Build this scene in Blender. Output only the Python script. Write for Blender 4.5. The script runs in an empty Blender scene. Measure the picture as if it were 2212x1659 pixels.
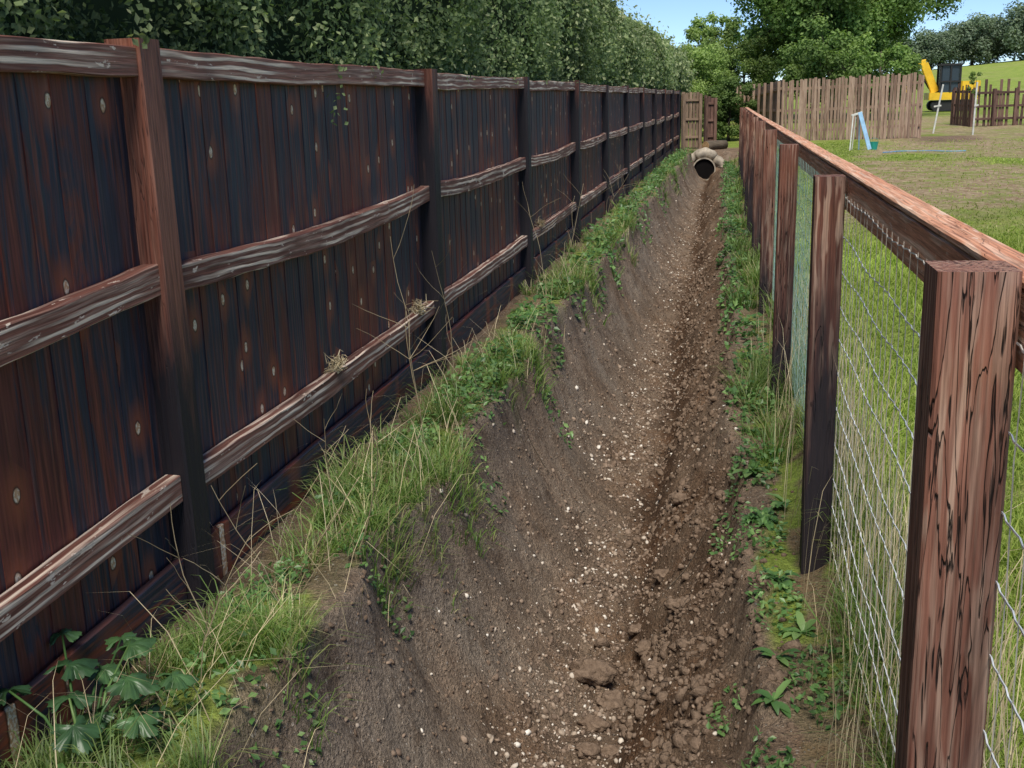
import bpy, math, random
import numpy as np
from mathutils import Vector, Matrix
rng=np.random.default_rng(7); random.seed(7)
scene=bpy.context.scene
COL=scene.collection
# ------------------------------------------------------------ noise
def _h(i,j,s):
    v=np.sin(i*127.1+j*311.7+s*74.7)*43758.5453
    return v-np.floor(v)
def vn(x,y,s=0):
    x=np.asarray(x,float); y=np.asarray(y,float)
    i=np.floor(x); j=np.floor(y); fx=x-i; fy=y-j
    fx=fx*fx*(3-2*fx); fy=fy*fy*(3-2*fy)
    a=_h(i,j,s); b=_h(i+1,j,s); c=_h(i,j+1,s); d=_h(i+1,j+1,s)
    return (a*(1-fx)+b*fx)*(1-fy)+(c*(1-fx)+d*fx)*fy
def fbm(x,y,s=0,o=3):
    r=0; a=1; t=0
    for k in range(o):
        r=r+a*(vn(np.asarray(x)*2**k,np.asarray(y)*2**k,s+k*3.3)*2-1); t+=a; a*=.5
    return r/t
def S(t):
    t=np.clip(t,0,1); return t*t*(3-2*t)
def shift(y): return .0003*np.clip(y,0,60)**2
def lipL(y): return -1.24+.8*.0003*np.clip(y,0,38)**2+.13*fbm(np.asarray(y)*1.3,0*np.asarray(y),5,3)
def lipR(y): return .12+.08*fbm(np.asarray(y)*1.2,0*np.asarray(y),9,3)
def foot(y): return -.42+.08*fbm(np.asarray(y)*.7,0*np.asarray(y),23,2)
def gz(x,y):
    x=np.asarray(x,float); y=np.asarray(y,float)
    z=.0087*np.clip(y,0,75)*np.maximum(S((x-.6)/2.5),S((y-38)/15))
    z=z+S((y-85)/190)*7*(.55+.7*S((x-10)/90))
    near=S((60-y)/20)
    z=z+.03*fbm(x*1.3,y*1.3,1,3)*near+.012*fbm(x*6,y*6,2,2)*near*S((25-y)/10)
    end=1-S((y-35.)/.25)
    xl=lipL(y); xr=lipR(y); xf=foot(y)
    tl=np.clip((x-xl)/(-.52-xl),0,1); tr=np.clip((xr-x)/(xr-xf),0,1)
    pl=1-(1-tl)**2.0; pl=pl*.92+.08*S(tl/.10); pr=1-(1-tr)**1.5; pr=pr*.9+.1*S(tr/.15)
    z=z-.24*np.exp(-(np.maximum(x-.34,0)/.22)**2)*S((x+.35)/.5)*end+.03*np.exp(-((x-xl+.10)/.16)**2)*end
    p=pl*pr*end
    dep=1.02-.22*S((y-6)/26)+.03*fbm(y*.6,x*0,11,2)
    dep=dep-.20*S((x+.40)/.4)
    z=z-dep*p
    m=S(np.minimum((x-xl+.05)/.12,(xr+.12-x)/.12))*end*S((45-y)/8)
    z=z+m*(.045*fbm(x*3,y*2.9,3,3)+.030*fbm(x*10,y*10,4,2)+.015*fbm(x*32,y*32,6,2))
    z=z+m*.035*fbm(x*1.4+3+y*.7,y*3.6,7,3)*S((-.66-x)/.25)
    rb=np.exp(-((x+.10)/.22)**2)*end
    z=z+rb*.13*fbm(x*6,y*5,8,3)*S((35-y)/5)
    bt=np.exp(-((x+.50)/.25)**2)*end
    z=z+bt*.035*fbm(x*12,y*12,18,2)*S((20-y)/5)
    z=z-.05*np.exp(-((x-xf-.02)/.09)**2)*end*S((y-2.5)/3)
    return z
# ------------------------------------------------------------ mesh makers
def mesh_np(name,V,F,mat,attrs=None,parent=None,origin=(0,0,0),smooth=False):
    V=np.asarray(V,np.float32).reshape(-1,3)-np.asarray(origin,np.float32)
    if not isinstance(F,list): F=[F]
    F=[np.asarray(f,np.int32) for f in F if len(f)]
    me=bpy.data.meshes.new(name)
    me.vertices.add(len(V)); me.vertices.foreach_set('co',V.ravel())
    li=np.concatenate([f.ravel() for f in F]); tot=np.concatenate([np.full(len(f),f.shape[1],np.int32) for f in F])
    st=np.concatenate([[0],np.cumsum(tot)[:-1]]).astype(np.int32)
    me.loops.add(len(li)); me.loops.foreach_set('vertex_index',li.astype(np.int32))
    me.polygons.add(len(tot)); me.polygons.foreach_set('loop_start',st); me.polygons.foreach_set('loop_total',tot)
    me.polygons.foreach_set('use_smooth',np.full(len(tot),bool(smooth)))
    me.update(calc_edges=True)
    for k,a in (attrs or {}).items():
        a=np.asarray(a,np.float32)
        if a.ndim==2:
            at=me.attributes.new(k,'FLOAT_VECTOR','POINT'); at.data.foreach_set('vector',a.ravel())
        else:
            at=me.attributes.new(k,'FLOAT','POINT'); at.data.foreach_set('value',a)
    me.validate()
    for m in (mat if isinstance(mat,(list,tuple)) else [mat]): me.materials.append(m)
    ob=bpy.data.objects.new(name,me); COL.objects.link(ob)
    ob.location=Vector(origin)
    if parent is not None:
        ob.parent=parent; ob.location=Vector(origin)-parent.location
    return ob
def empty(name,loc):
    e=bpy.data.objects.new(name,None); e.location=loc; e.empty_display_size=.2; COL.objects.link(e); return e
def meta(o,label=None,cat=None,group=None,kind=None):
    if label: o['label']=label
    if cat: o['category']=cat
    if group: o['group']=group
    if kind: o['kind']=kind
    return o
class MB:
    def __init__(s): s.V=[];s.F={};s.g=[];s.r=[];s.mi={}
    def face(s,f): s.F.setdefault(len(f),[]).append(f)
    def beam(s,p0,p1,side,w,d,nseg=1,ch=.008,jit=0.,rnd=None,bow=0.,taper=None,wav=0.):
        p0=Vector(p0);p1=Vector(p1);a=p1-p0;L=a.length;a.normalize()
        sd=Vector(side); sd=(sd-a*sd.dot(a)).normalized(); t=a.cross(sd)
        rnd=random.random() if rnd is None else rnd
        off=(random.random()*40,random.uniform(-.06,.06),random.choice([-1,1])*random.uniform(.02,.09))
        hw=w/2;hd=d/2;c=min(ch,hw*.6,hd*.6)
        ph=[random.uniform(0,6.28) for _ in range(6)]
        sec=[(hw-c,-hd),(hw,-hd+c),(hw,hd-c),(hw-c,hd),(-hw+c,hd),(-hw,hd-c),(-hw,-hd+c),(-hw+c,-hd)]
        b=len(s.V)
        for i in range(nseg+1):
            u=i/nseg; sc=1 if taper is None else 1+(taper-1)*u
            P=p0+a*(L*u)+Vector((0,0,-bow*4*u*(1-u)))
            q=u*L
            wa=wav*(math.sin(q*2.1+ph[0])+.6*math.sin(q*5.3+ph[1])+.3*math.sin(q*15+ph[2]))
            wb=wav*(math.sin(q*1.7+ph[3])+.6*math.sin(q*4.1+ph[4])+.3*math.sin(q*17+ph[5]))
            for lx,ly in sec:
                jx=0;jy=random.gauss(0,jit)
                yv=ly*sc+jy+(wa if ly>0 else wb)
                s.V.append(tuple(P+sd*(lx*sc+jx)+t*yv)); s.g.append((u*L+off[0],lx+off[1],ly+off[2])); s.r.append(rnd)
        for i in range(nseg):
            for k in range(8):
                k2=(k+1)%8; s.face((b+i*8+k,b+i*8+k2,b+i*8+8+k2,b+i*8+8+k))
        s.face(tuple(b+7-k for k in range(8))); e=b+nseg*8; s.face(tuple(e+k for k in range(8)))
    def tube(s,pts,r,n=3,rnd=None,cap=True,gsc=1):
        pts=[Vector(p) for p in pts]; b=len(s.V); rnd=random.random() if rnd is None else rnd
        rr=r if isinstance(r,(list,tuple)) else [r]*len(pts); L=0; o=random.random()*30
        for i,p in enumerate(pts):
            a=(pts[min(i+1,len(pts)-1)]-pts[max(i-1,0)])
            if a.length<1e-9:a=Vector((0,0,1))
            a.normalize()
            h=Vector((0,0,1)) if abs(a.z)<.9 else Vector((1,0,0))
            x=a.cross(h).normalized(); y=a.cross(x)
            if i: L+=(p-pts[i-1]).length
            for k in range(n):
                an=2*math.pi*k/n
                q=x*math.cos(an)*rr[i]+y*math.sin(an)*rr[i]
                s.V.append(tuple(p+q)); s.g.append((L+o,math.cos(an)*rr[i],math.sin(an)*rr[i])); s.r.append(rnd)
        for i in range(len(pts)-1):
            for k in range(n):
                k2=(k+1)%n; s.face((b+i*n+k,b+i*n+k2,b+(i+1)*n+k2,b+(i+1)*n+k))
        if cap and n>2:
            s.face(tuple(b+k for k in range(n))[::-1]); e=b+(len(pts)-1)*n; s.face(tuple(e+k for k in range(n)))
    def poly(s,pts,faces,rnd=None,g=None):
        b=len(s.V); rnd=random.random() if rnd is None else rnd
        for p in pts:
            s.V.append(tuple(p)); s.g.append(tuple(p)); s.r.append(rnd)
        for f in faces: s.face(tuple(b+i for i in f))
    def make(s,name,mat,parent=None,origin=None,smooth=False):
        V=np.array(s.V)
        if origin is None: origin=(V[:,0].mean(),V[:,1].mean(),V[:,2].min())
        return mesh_np(name,V,[np.array(f) for f in s.F.values()],mat,{'gc':np.array(s.g),'rnd':np.array(s.r)},parent,tuple(float(c) for c in origin),smooth)
# ------------------------------------------------------------ node helper
class G:
    def __init__(s,name):
        s.mat=bpy.data.materials.new(name); s.mat.use_nodes=True; s.nt=s.mat.node_tree; s.nt.nodes.clear()
        s.out=s.nt.nodes.new('ShaderNodeOutputMaterial')
    def n(s,t,ins=None,**pr):
        nd=s.nt.nodes.new(t)
        for k,v in pr.items(): setattr(nd,k,v)
        for k,v in (ins or {}).items():
            if isinstance(v,bpy.types.NodeSocket): s.nt.links.new(v,nd.inputs[k])
            else: nd.inputs[k].default_value=v
        return nd
    def m(s,op,a,b=0.,c=None,clamp=False):
        d={0:a,1:b}
        if c is not None:d[2]=c
        return s.n('ShaderNodeMath',d,operation=op,use_clamp=clamp).outputs[0]
    def mix(s,f,a,b,bt='MIX'):
        def c(v): return v if isinstance(v,bpy.types.NodeSocket) else (*v[:3],1)
        return s.n('ShaderNodeMix',{0:f,6:c(a),7:c(b)},data_type='RGBA',blend_type=bt).outputs[2]
    def ramp(s,f,st):
        nd=s.n('ShaderNodeValToRGB',{0:f}); e=nd.color_ramp.elements
        while len(e)<len(st): e.new(.5)
        for el,(p,c) in zip(e,st):
            el.position=p; el.color=(c,c,c,1) if isinstance(c,(int,float)) else (*c,1)
        return nd.outputs[0]
    def noise(s,vec,sc,det=3,rough=.55,dist=0):
        return s.n('ShaderNodeTexNoise',{'Vector':vec,'Scale':sc,'Detail':det,'Roughness':rough,'Distortion':dist}).outputs[0]
    def mapp(s,vec,sc): return s.n('ShaderNodeMapping',{0:vec,3:sc}).outputs[0]
    def attr(s,nm): return s.n('ShaderNodeAttribute',attribute_name=nm)
    def pos(s): return s.n('ShaderNodeNewGeometry').outputs['Position']
    def bump(s,h,st=.5,d=.01,nrm=None):
        i={'Strength':st,'Distance':d,'Height':h}
        if nrm: i['Normal']=nrm
        return s.n('ShaderNodeBump',i).outputs[0]
    def pbsdf(s,col,rough=.8,nrm=None,metal=0.,spec=.3):
        def c(v): return v if isinstance(v,bpy.types.NodeSocket) else (*v[:3],1)
        i={'Base Color':c(col),'Roughness':rough,'Metallic':metal,'Specular IOR Level':spec}
        if nrm:i['Normal']=nrm
        b=s.n('ShaderNodeBsdfPrincipled',i); return b.outputs[0]
    def end(s,sh): s.nt.links.new(sh,s.out.inputs[0]); return s.mat

def wood(name,A,B,C,light,ringscale=28,ringamt=.3,fibamt=.35,knots=0.,charcoal=0.,cz=(.62,.95),rough=.75,spec=.3,fine=60,chips=0.,patch=None,ringdist=5.,cracks=0.,topgrey=0.,bump=.5,big_sc=9):
    g=G(name); gc=g.attr('gc').outputs['Vector']; rnd=g.attr('rnd').outputs['Fac']
    fib=g.noise(g.mapp(gc,(1.6,fine,fine)),1,5,.6); fib2=g.noise(g.mapp(gc,(5,fine*3,fine*3)),1,3,.6)
    big=g.noise(g.mapp(gc,(1.3,big_sc,big_sc)),1,4,.6,.6)
    ring=g.n('ShaderNodeTexWave',{'Vector':g.mapp(gc,(.16,1,1)),'Scale':ringscale,'Distortion':ringdist,'Detail':2.,'Detail Scale':1.2,'Detail Roughness':.5},wave_type='RINGS',rings_direction='X').outputs[1]
    v=g.m('ADD',big,g.m('MULTIPLY',g.m('SUBTRACT',rnd,.5),.36))
    col=g.ramp(v,[(.33,A),(.5,B),(.72,C)])
    if patch:
        pn=g.noise(g.mapp(gc,(.8,7,7)),1.3,6,.7,1.2)
        col=g.mix(g.ramp(g.m('ADD',pn,g.m('MULTIPLY',g.m('SUBTRACT',rnd,.5),-.22)),[(.42,0.),(.50,.93)]),col,patch)
        st=g.noise(g.mapp(gc,(1.0,26,26)),1,4,.6,.3)
        col=g.mix(g.ramp(st,[(.575,0.),(.63,.85)]),col,(.19,.045,.027))
    col=g.mix(g.m('MULTIPLY',g.ramp(fib,[(.5,0.),(.72,1.)]),fibamt),col,light)
    rs=g.ramp(ring,[(.5,0.),(.85,1.)])
    rmask=g.ramp(g.noise(g.mapp(gc,(1.1,8,8)),1.7,2),[(.40,.08),(.58,1.)])
    col=g.mix(g.m('MULTIPLY',g.m('MULTIPLY',rs,rmask),ringamt),col,light)
    col=g.mix(1.,col,g.ramp(fib2,[(.3,.55),(.6,1.2)]),'MULTIPLY')
    h=g.m('ADD',g.m('MULTIPLY',fib,.8),g.m('ADD',g.m('MULTIPLY',fib2,.4),g.m('MULTIPLY',ring,.15)))
    if knots>0:
        vo=g.n('ShaderNodeTexVoronoi',{'Vector':g.mapp(gc,(4.0,5.6,0)),'Scale':1.,'Randomness':1.},voronoi_dimensions='2D')
        ok=g.m('GREATER_THAN',g.n('ShaderNodeSeparateColor',{0:vo.outputs['Color']}).outputs[0],1-knots)
        dd=g.m('ADD',vo.outputs['Distance'],g.m('MULTIPLY',g.m('SUBTRACT',g.noise(gc,40,2),.5),.05))
        r=g.ramp(dd,[(.065,1.),(.085,0.)])
        rim=g.ramp(dd,[(.085,1.),(.115,0.)])
        halo=g.ramp(dd,[(.10,1.),(.42,0.)])
        col=g.mix(g.m('MULTIPLY',g.m('MULTIPLY',halo,ok),.75),col,(.30,.08,.035))
        col=g.mix(g.m('MULTIPLY',g.m('MULTIPLY',rim,ok),.8),col,(.02,.012,.01))
        kc=g.mix(g.ramp(g.noise(gc,90,3),[(.45,0.),(.58,1.)]),(.60,.34,.18),(.85,.70,.52))
        col=g.mix(g.m('MULTIPLY',r,ok),col,kc)
    if chips>0:
        cn=g.noise(g.mapp(gc,(9,26,26)),1,4,.7)
        col=g.mix(g.m('MULTIPLY',g.ramp(cn,[(.62,0.),(.66,1.)]),chips),col,(.70,.57,.46))
    if cracks>0:
        cr=g.noise(g.mapp(gc,(2.2,34,34)),1.3,3,.5,.4)
        k=g.ramp(g.m('ABSOLUTE',g.m('SUBTRACT',cr,.5)),[(.0,1.),(.016,0.)])
        km=g.ramp(g.noise(g.mapp(gc,(1.5,6,6)),1,2),[(.45,0.),(.57,1.)])
        kk=g.m('MULTIPLY',g.m('MULTIPLY',k,km),cracks)
        col=g.mix(kk,col,(.008,.006,.006)); h=g.m('SUBTRACT',h,g.m('MULTIPLY',kk,1.5))
    if charcoal>0:
        z=g.n('ShaderNodeSeparateXYZ',{0:g.pos()}).outputs[2]
        zz=g.m('ADD',z,g.m('MULTIPLY',g.m('SUBTRACT',g.noise(g.mapp(gc,(1.2,10,10)),1,5,.6),.5),2.4))
        zz=g.m('ADD',zz,g.m('MULTIPLY',g.m('SUBTRACT',rnd,.3),1.5))
        col=g.mix(g.m('MULTIPLY',g.ramp(g.m('MULTIPLY',zz,.5),[(cz[0],1.),(cz[1],0.)]),charcoal),col,(.014,.014,.019))
    if topgrey>0:
        z=g.n('ShaderNodeSeparateXYZ',{0:g.pos()}).outputs[2]
        col=g.mix(g.m('MULTIPLY',g.ramp(g.m('ADD',z,g.m('MULTIPLY',g.m('SUBTRACT',fib,.5),.7)),[(1.0,0.),(1.45,1.)]) ,topgrey),col,(.27,.21,.165))
    return g.end(g.pbsdf(col,g.ramp(fib,[(.3,rough-.15),(.7,rough+.1)]),g.bump(h,bump,.006),0,spec))
M_board=wood('stained_board_wood',(.060,.017,.016),(.100,.025,.021),(.150,.038,.027),(.30,.105,.05),12,.24,.25,knots=.30,rough=.62,spec=.35,fine=34,patch=(.021,.030,.050),bump=.3,big_sc=6)
M_rail=wood('rail_wood',(.085,.030,.022),(.165,.064,.046),(.25,.108,.075),(.82,.66,.52),12,.97,.30,chips=1.,rough=.7,ringdist=4.,bump=.5)
M_postL=wood('dark_post_wood',(.08,.025,.019),(.155,.053,.035),(.24,.095,.062),(.38,.19,.13),18,.25,.35,charcoal=.97,cz=(.70,1.0),rough=.62,cracks=.6,bump=.5)
M_postR=wood('weathered_post_wood',(.085,.032,.022),(.150,.057,.038),(.23,.100,.068),(.46,.32,.24),24,.55,.5,charcoal=.93,cz=(.20,.58),rough=.78,cracks=1.,topgrey=.45,bump=.9)
M_railR=wood('weathered_rail_wood',(.38,.155,.085),(.50,.225,.130),(.60,.31,.19),(.78,.62,.48),12,.45,.4,rough=.78,chips=.5,cracks=.6,bump=.5)
M_picket=wood('grey_picket_wood',(.15,.090,.062),(.25,.16,.11),(.36,.25,.18),(.52,.42,.33),20,.2,.4,rough=.85)
M_darkpicket=wood('dark_picket_wood',(.05,.025,.022),(.11,.06,.045),(.18,.10,.08),(.3,.2,.15),20,.2,.3,rough=.85)
M_pale=wood('pale_gate_wood',(.15,.10,.07),(.22,.15,.10),(.30,.21,.145),(.45,.34,.25),20,.2,.3,rough=.85)
M_bark=wood('bark',(.035,.028,.02),(.07,.055,.04),(.12,.095,.07),(.18,.15,.11),10,.2,.5,rough=.9,fine=25)
M_logend=wood('cut_log_wood',(.25,.15,.07),(.34,.22,.11),(.42,.29,.15),(.5,.36,.2),30,.5,.2,rough=.8)
def leafmat(name,cols,trans=.3,rough=.5,spec=.35,var=1.2,htop=None):
    g=G(name); rnd=g.attr('rnd').outputs['Fac']
    col=g.ramp(rnd,cols)
    nz=g.noise(g.pos(),var,2); col=g.mix(1.,col,g.ramp(nz,[(.3,.6),(.7,1.4)]),'MULTIPLY')
    if htop is not None:
        h=g.attr('h').outputs['Fac']; col=g.mix(g.ramp(h,[(.35,0.),(1.,.55)]),col,htop)
    b=g.pbsdf(col,rough,None,0,spec); t=g.n('ShaderNodeBsdfTranslucent',{0:g.mix(1.,col,(1.3,1.5,.8),'MULTIPLY')}).outputs[0]
    return g.end(g.n('ShaderNodeMixShader',{0:trans,1:b,2:t}).outputs[0])
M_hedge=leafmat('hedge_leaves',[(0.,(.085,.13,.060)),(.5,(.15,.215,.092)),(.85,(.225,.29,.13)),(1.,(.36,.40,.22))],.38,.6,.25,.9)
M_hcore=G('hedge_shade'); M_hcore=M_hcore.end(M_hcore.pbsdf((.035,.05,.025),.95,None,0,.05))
M_oak=leafmat('oak_leaves',[(0.,(.085,.15,.04)),(.6,(.17,.26,.075)),(1.,(.28,.37,.11))],.38,.6,.25,var=.35)
M_light=leafmat('light_leaves',[(0.,(.11,.17,.045)),(.6,(.20,.28,.08)),(1.,(.30,.37,.12))],.38,var=.4)
M_fartree=leafmat('far_leaves',[(0.,(.08,.12,.08)),(.6,(.14,.19,.11)),(1.,(.19,.24,.13))],.2,var=.1)
M_grass=leafmat('grass_blades',[(0.,(.06,.125,.028)),(.5,(.12,.215,.048)),(.74,(.19,.27,.07)),(.85,(.36,.32,.16)),(1.,(.52,.45,.28))],.38,.45,.4,.8,(.27,.33,.12))
M_field=leafmat('field_grass_blades',[(0.,(.16,.25,.035)),(.5,(.26,.37,.055)),(.82,(.36,.43,.09)),(.93,(.47,.42,.20)),(1.,(.54,.47,.28))],.38,.5,.3,.5,(.42,.46,.13))
M_straw=leafmat('dry_stalk',[(0.,(.36,.28,.16)),(1.,(.64,.54,.36))],.15,.6,.3,3)
M_twig=leafmat('dead_weed_stalk',[(0.,(.22,.17,.10)),(1.,(.38,.31,.20))],.1,.7,.2,3)
M_weed=leafmat('weed_leaves',[(0.,(.055,.125,.038)),(.6,(.105,.21,.06)),(1.,(.19,.30,.10))],.33,.42,.45,2)
M_hog=leafmat('hogweed_leaves',[(0.,(.03,.075,.03)),(1.,(.07,.145,.05))],.2,.4,.45,14)
def plain(name,c,rough=.5,metal=0.,nsc=8,amt=.25,spec=.4,bump=0.):
    g=G(name); nz=g.noise(g.pos(),nsc,4,.6)
    col=g.mix(1.,c,g.ramp(nz,[(.3,1-amt),(.7,1+amt)]),'MULTIPLY')
    return g.end(g.pbsdf(col,rough,g.bump(nz,bump,.02) if bump else None,metal,spec))
M_wire=plain('galvanised_wire',(.82,.82,.78),.5,.05,20)
M_wirerust=plain('dull_wire',(.44,.39,.32),.6,.1,20)
M_wiregreen=plain('green_tinted_wire',(.32,.47,.41),.5,.2,20)
M_conc=plain('concrete',(.33,.285,.225),.95,0,6,.4,.1,1.)
M_yellow=plain('yellow_paint',(.80,.50,.03),.45,0,3,.15)
M_black=plain('black_rubber',(.02,.02,.022),.7,0,6,.3)
M_glass=plain('cab_glass',(.035,.05,.065),.25,0,1,.1,.4)
M_blue=plain('light_blue_paint',(.30,.50,.70),.4,0,9,.2)
M_teal=plain('teal_plastic',(.02,.28,.22),.4,0,9,.2)
M_white=plain('pale_stake_paint',(.55,.55,.50),.6,0,9,.2)
M_hose=plain('blue_hose_plastic',(.12,.32,.55),.4,0,9,.2)
M_hole=plain('painted_pipe_shade',(.006,.005,.005),.95,0,5,.2,.1)  # near-black colour standing in for the shade inside the pipe
g=G('pebble_stone'); rnd=g.attr('rnd').outputs['Fac']
c=g.ramp(rnd,[(0.,(.13,.090,.065)),(.35,(.21,.150,.108)),(.62,(.28,.205,.15)),(.82,(.38,.31,.24)),(.93,(.55,.48,.40)),(1.,(.76,.71,.63))])
c=g.mix(1.,c,g.ramp(g.noise(g.pos(),60,3),[(.3,.7),(.7,1.2)]),'MULTIPLY')
M_peb=g.end(g.pbsdf(c,.8,None,0,.3))
g=G('soil_clod'); nz=g.noise(g.pos(),35,5,.65)
M_clod=g.end(g.pbsdf(g.ramp(nz,[(.3,(.105,.072,.050)),(.7,(.255,.182,.130))]),.95,g.bump(nz,1.,.02),0,.15))
# ground
g=G('ground_soil_and_turf'); P=g.pos()
soil=g.attr('soil').outputs['Fac']; damp=g.attr('damp').outputs['Fac']; bare=g.attr('bare').outputs['Fac']; lip=g.attr('lip').outputs['Fac']
n1=g.noise(P,2.2,5,.6); n2=g.noise(P,14,5,.65); n3=g.noise(P,70,4,.7); n4=g.noise(P,220,2,.7)
sc=g.ramp(n1,[(.3,(.175,.118,.080)),(.5,(.240,.163,.108)),(.68,(.30,.182,.108))])
sc=g.mix(lip,sc,(.32,.268,.215))
sc=g.mix(g.ramp(n2,[(.38,.0),(.7,.5)]),sc,(.36,.28,.205))
sc=g.mix(g.ramp(g.noise(P,5,4,.7),[(.50,.0),(.64,.65)]),sc,(.135,.090,.060))
sc=g.mix(1.,sc,g.ramp(n3,[(.25,.38),(.75,1.5)]),'MULTIPLY')
sc=g.mix(1.,sc,g.ramp(n4,[(.3,.7),(.7,1.3)]),'MULTIPLY')
for (scl,thr,rr) in ((42.,.80,.24),(85.,.76,.3)):
    vo=g.n('ShaderNodeTexVoronoi',{'Vector':P,'Scale':scl,'Randomness':1.})
    vs=g.n('ShaderNodeSeparateColor',{0:vo.outputs['Color']})
    pm=g.m('MULTIPLY',g.ramp(vo.outputs['Distance'],[(rr-.05,1.),(rr+.06,0.)]),g.m('GREATER_THAN',vs.outputs[0],thr))
    sc=g.mix(g.m('MULTIPLY',pm,.8),sc,g.ramp(vs.outputs[1],[(0.,(.16,.12,.085)),(.5,(.37,.30,.23)),(1.,(.70,.63,.54))]))
sc=g.mix(damp,sc,g.mix(1.,sc,(.44,.37,.32),'MULTIPLY'))
gn=g.noise(P,.9,4,.6); gn2=g.noise(P,30,4,.7)
gcx=g.ramp(gn,[(.3,(.19,.26,.045)),(.55,(.28,.36,.07)),(.75,(.37,.40,.12))])
gcx=g.mix(1.,gcx,g.ramp(gn2,[(.25,.5),(.75,1.4)]),'MULTIPLY')
bc=g.mix(g.ramp(g.noise(P,7,6,.8),[(.40,0.),(.60,1.)]),(.27,.175,.10),(.58,.45,.30))
gcx=g.mix(g.m('MULTIPLY',bare,g.ramp(g.noise(P,2.0,6,.75),[(.38,.15),(.54,1.)])),gcx,bc)
col=g.mix(soil,gcx,sc)
h=g.m('ADD',g.m('MULTIPLY',n2,1.),g.m('ADD',g.m('MULTIPLY',n3,.6),g.m('MULTIPLY',pm,.35)))
M_ground=g.end(g.pbsdf(col,.93,g.bump(h,1.,.06),0,.15))
# ------------------------------------------------------------ ground
def grow(a,b,r,s0):
    o=[a]; s=s0
    while o[-1]<b: o.append(o[-1]+s); s*=r
    return o
xs=np.array(sorted([-x for x in grow(1.9,600,1.16,.03)])+list(np.arange(-1.885,.9,.0125))+[x for x in grow(.91,700,1.10,.025)])
yy=[1.3]
while yy[-1]<42: yy.append(yy[-1]*1.0052+.001)
ys=np.array([-60,-30,-15,-8,-5,-3,-2]+list(np.arange(-1,1.25,.1))+yy+grow(yy[-1]+.3,900,1.05,.35))
X,Y=np.meshgrid(xs,ys); Z=gz(X,Y)
nx,ny=len(xs),len(ys)
idx=np.arange(nx*ny).reshape(ny,nx)
F=np.stack([idx[:-1,:-1],idx[:-1,1:],idx[1:,1:],idx[1:,:-1]],-1).reshape(-1,4)
xl=lipL(Y);xr=lipR(Y);xf=foot(Y)
edge=.11*fbm(X*4,Y*4,31,3)
soil=S((np.minimum(X-xl+.06,xr+.14-X)+edge)/.07)*(1-S((Y-39)/2))
soil=np.maximum(soil,S((fbm(X*.5,Y*.5,33,3)+.1)/.2)*S((Y-30)/2)*S((37-Y)/1.5)*S((X-5.2)/.5))
soil=np.maximum(soil,S((Y-34.4)/.6)*S((39-Y)/2)*S((1.2-X)/.4)*S((X+2.2)/.3))
soil=np.maximum(soil,S((-1.5-X)/.2)*S((X+5)/1)*S((42-Y)/2))
soil=np.maximum(soil,.9*S((fbm(X*4,Y*4,35,3)+.25)/.3)*S((X+2)/.2)*S((.62-X)/.15)*S((38-Y)/2))
lipA=np.exp(-((X-xl-.20)/.28)**2)*.85*(1-S((Y-34)/2))+.35*np.exp(-((X-xr)/.12)**2)
lipA=lipA*np.clip(.65+.9*fbm(X*3,Y*3,71,3),0,1)
wd=.10+.05*fbm(X*2,Y*1.5,77,2)
damp=(.50+.5*S((Y-3)/8))*np.exp(-((X-xf-.04)/wd)**2)+(.38+.35*fbm(X*3,Y*2,81,3))*S((X-xf)/.1)*S((xr-.03-X)/.1)+.35*S(fbm(X*2.5,Y*2,79,3)/.4)*S((X+1.1)/.2)*S((xr-X)/.2)
damp=np.clip(damp*(1-S((Y-34.6)/1)),0,1)
bare=S((fbm(X*.45,Y*.3,37,4)+.34)/.30)*S((Y-12)/5)*S((60-Y)/10)*.97*S((X-.16*Y+1.6)/.8)
bare=np.clip(bare+.25*S((fbm(X*1.5,Y*1.5,39,3)-.1)/.3),0,1)
gr=mesh_np('ground',np.stack([X,Y,Z],-1).reshape(-1,3),F,M_ground,{'soil':soil.ravel(),'damp':damp.ravel(),'bare':bare.ravel(),'lip':lipA.ravel()},smooth=True)
meta(gr,'earth drainage ditch between grassy verges and a mown field','ground',kind='structure')
# ------------------------------------------------------------ stones
PH=(1+5**.5)/2
IV=np.array([(-1,PH,0),(1,PH,0),(-1,-PH,0),(1,-PH,0),(0,-1,PH),(0,1,PH),(0,-1,-PH),(0,1,-PH),(PH,0,-1),(PH,0,1),(-PH,0,-1),(-PH,0,1)])/math.sqrt(1+PH*PH)
IF=np.array([(0,11,5),(0,5,1),(0,1,7),(0,7,10),(0,10,11),(1,5,9),(5,11,4),(11,10,2),(10,7,6),(7,1,8),(3,9,4),(3,4,2),(3,2,6),(3,6,8),(3,8,9),(4,9,5),(2,4,11),(6,2,10),(8,6,7),(9,8,1)])
def randrot(n):
    q=rng.normal(size=(n,4)); q/=np.linalg.norm(q,axis=1)[:,None]; w,x,y,z=q.T
    return np.stack([1-2*(y*y+z*z),2*(x*y-z*w),2*(x*z+y*w),2*(x*y+z*w),1-2*(x*x+z*z),2*(y*z-x*w),2*(x*z-y*w),2*(y*z+x*w),1-2*(x*x+y*y)],-1).reshape(n,3,3)
def stones(name,P,size,mat,rndv,jit=.12,smooth=True):
    n=len(P); sc=np.stack([rng.uniform(.7,1.2,n),rng.uniform(.6,1.,n),rng.uniform(.4,.8,n)],-1)
    V=IV[None]*(1+rng.normal(0,jit,(n,12,1)))*sc[:,None,:]
    V=np.einsum('nij,nkj->nki',randrot(n),V)*size[:,None,None]+P[:,None,:]
    F=(IF[None]+12*np.arange(n)[:,None,None]).reshape(-1,3)
    return mesh_np(name,V.reshape(-1,3),F,mat,{'rnd':np.repeat(rndv,12)},smooth=smooth)
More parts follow.
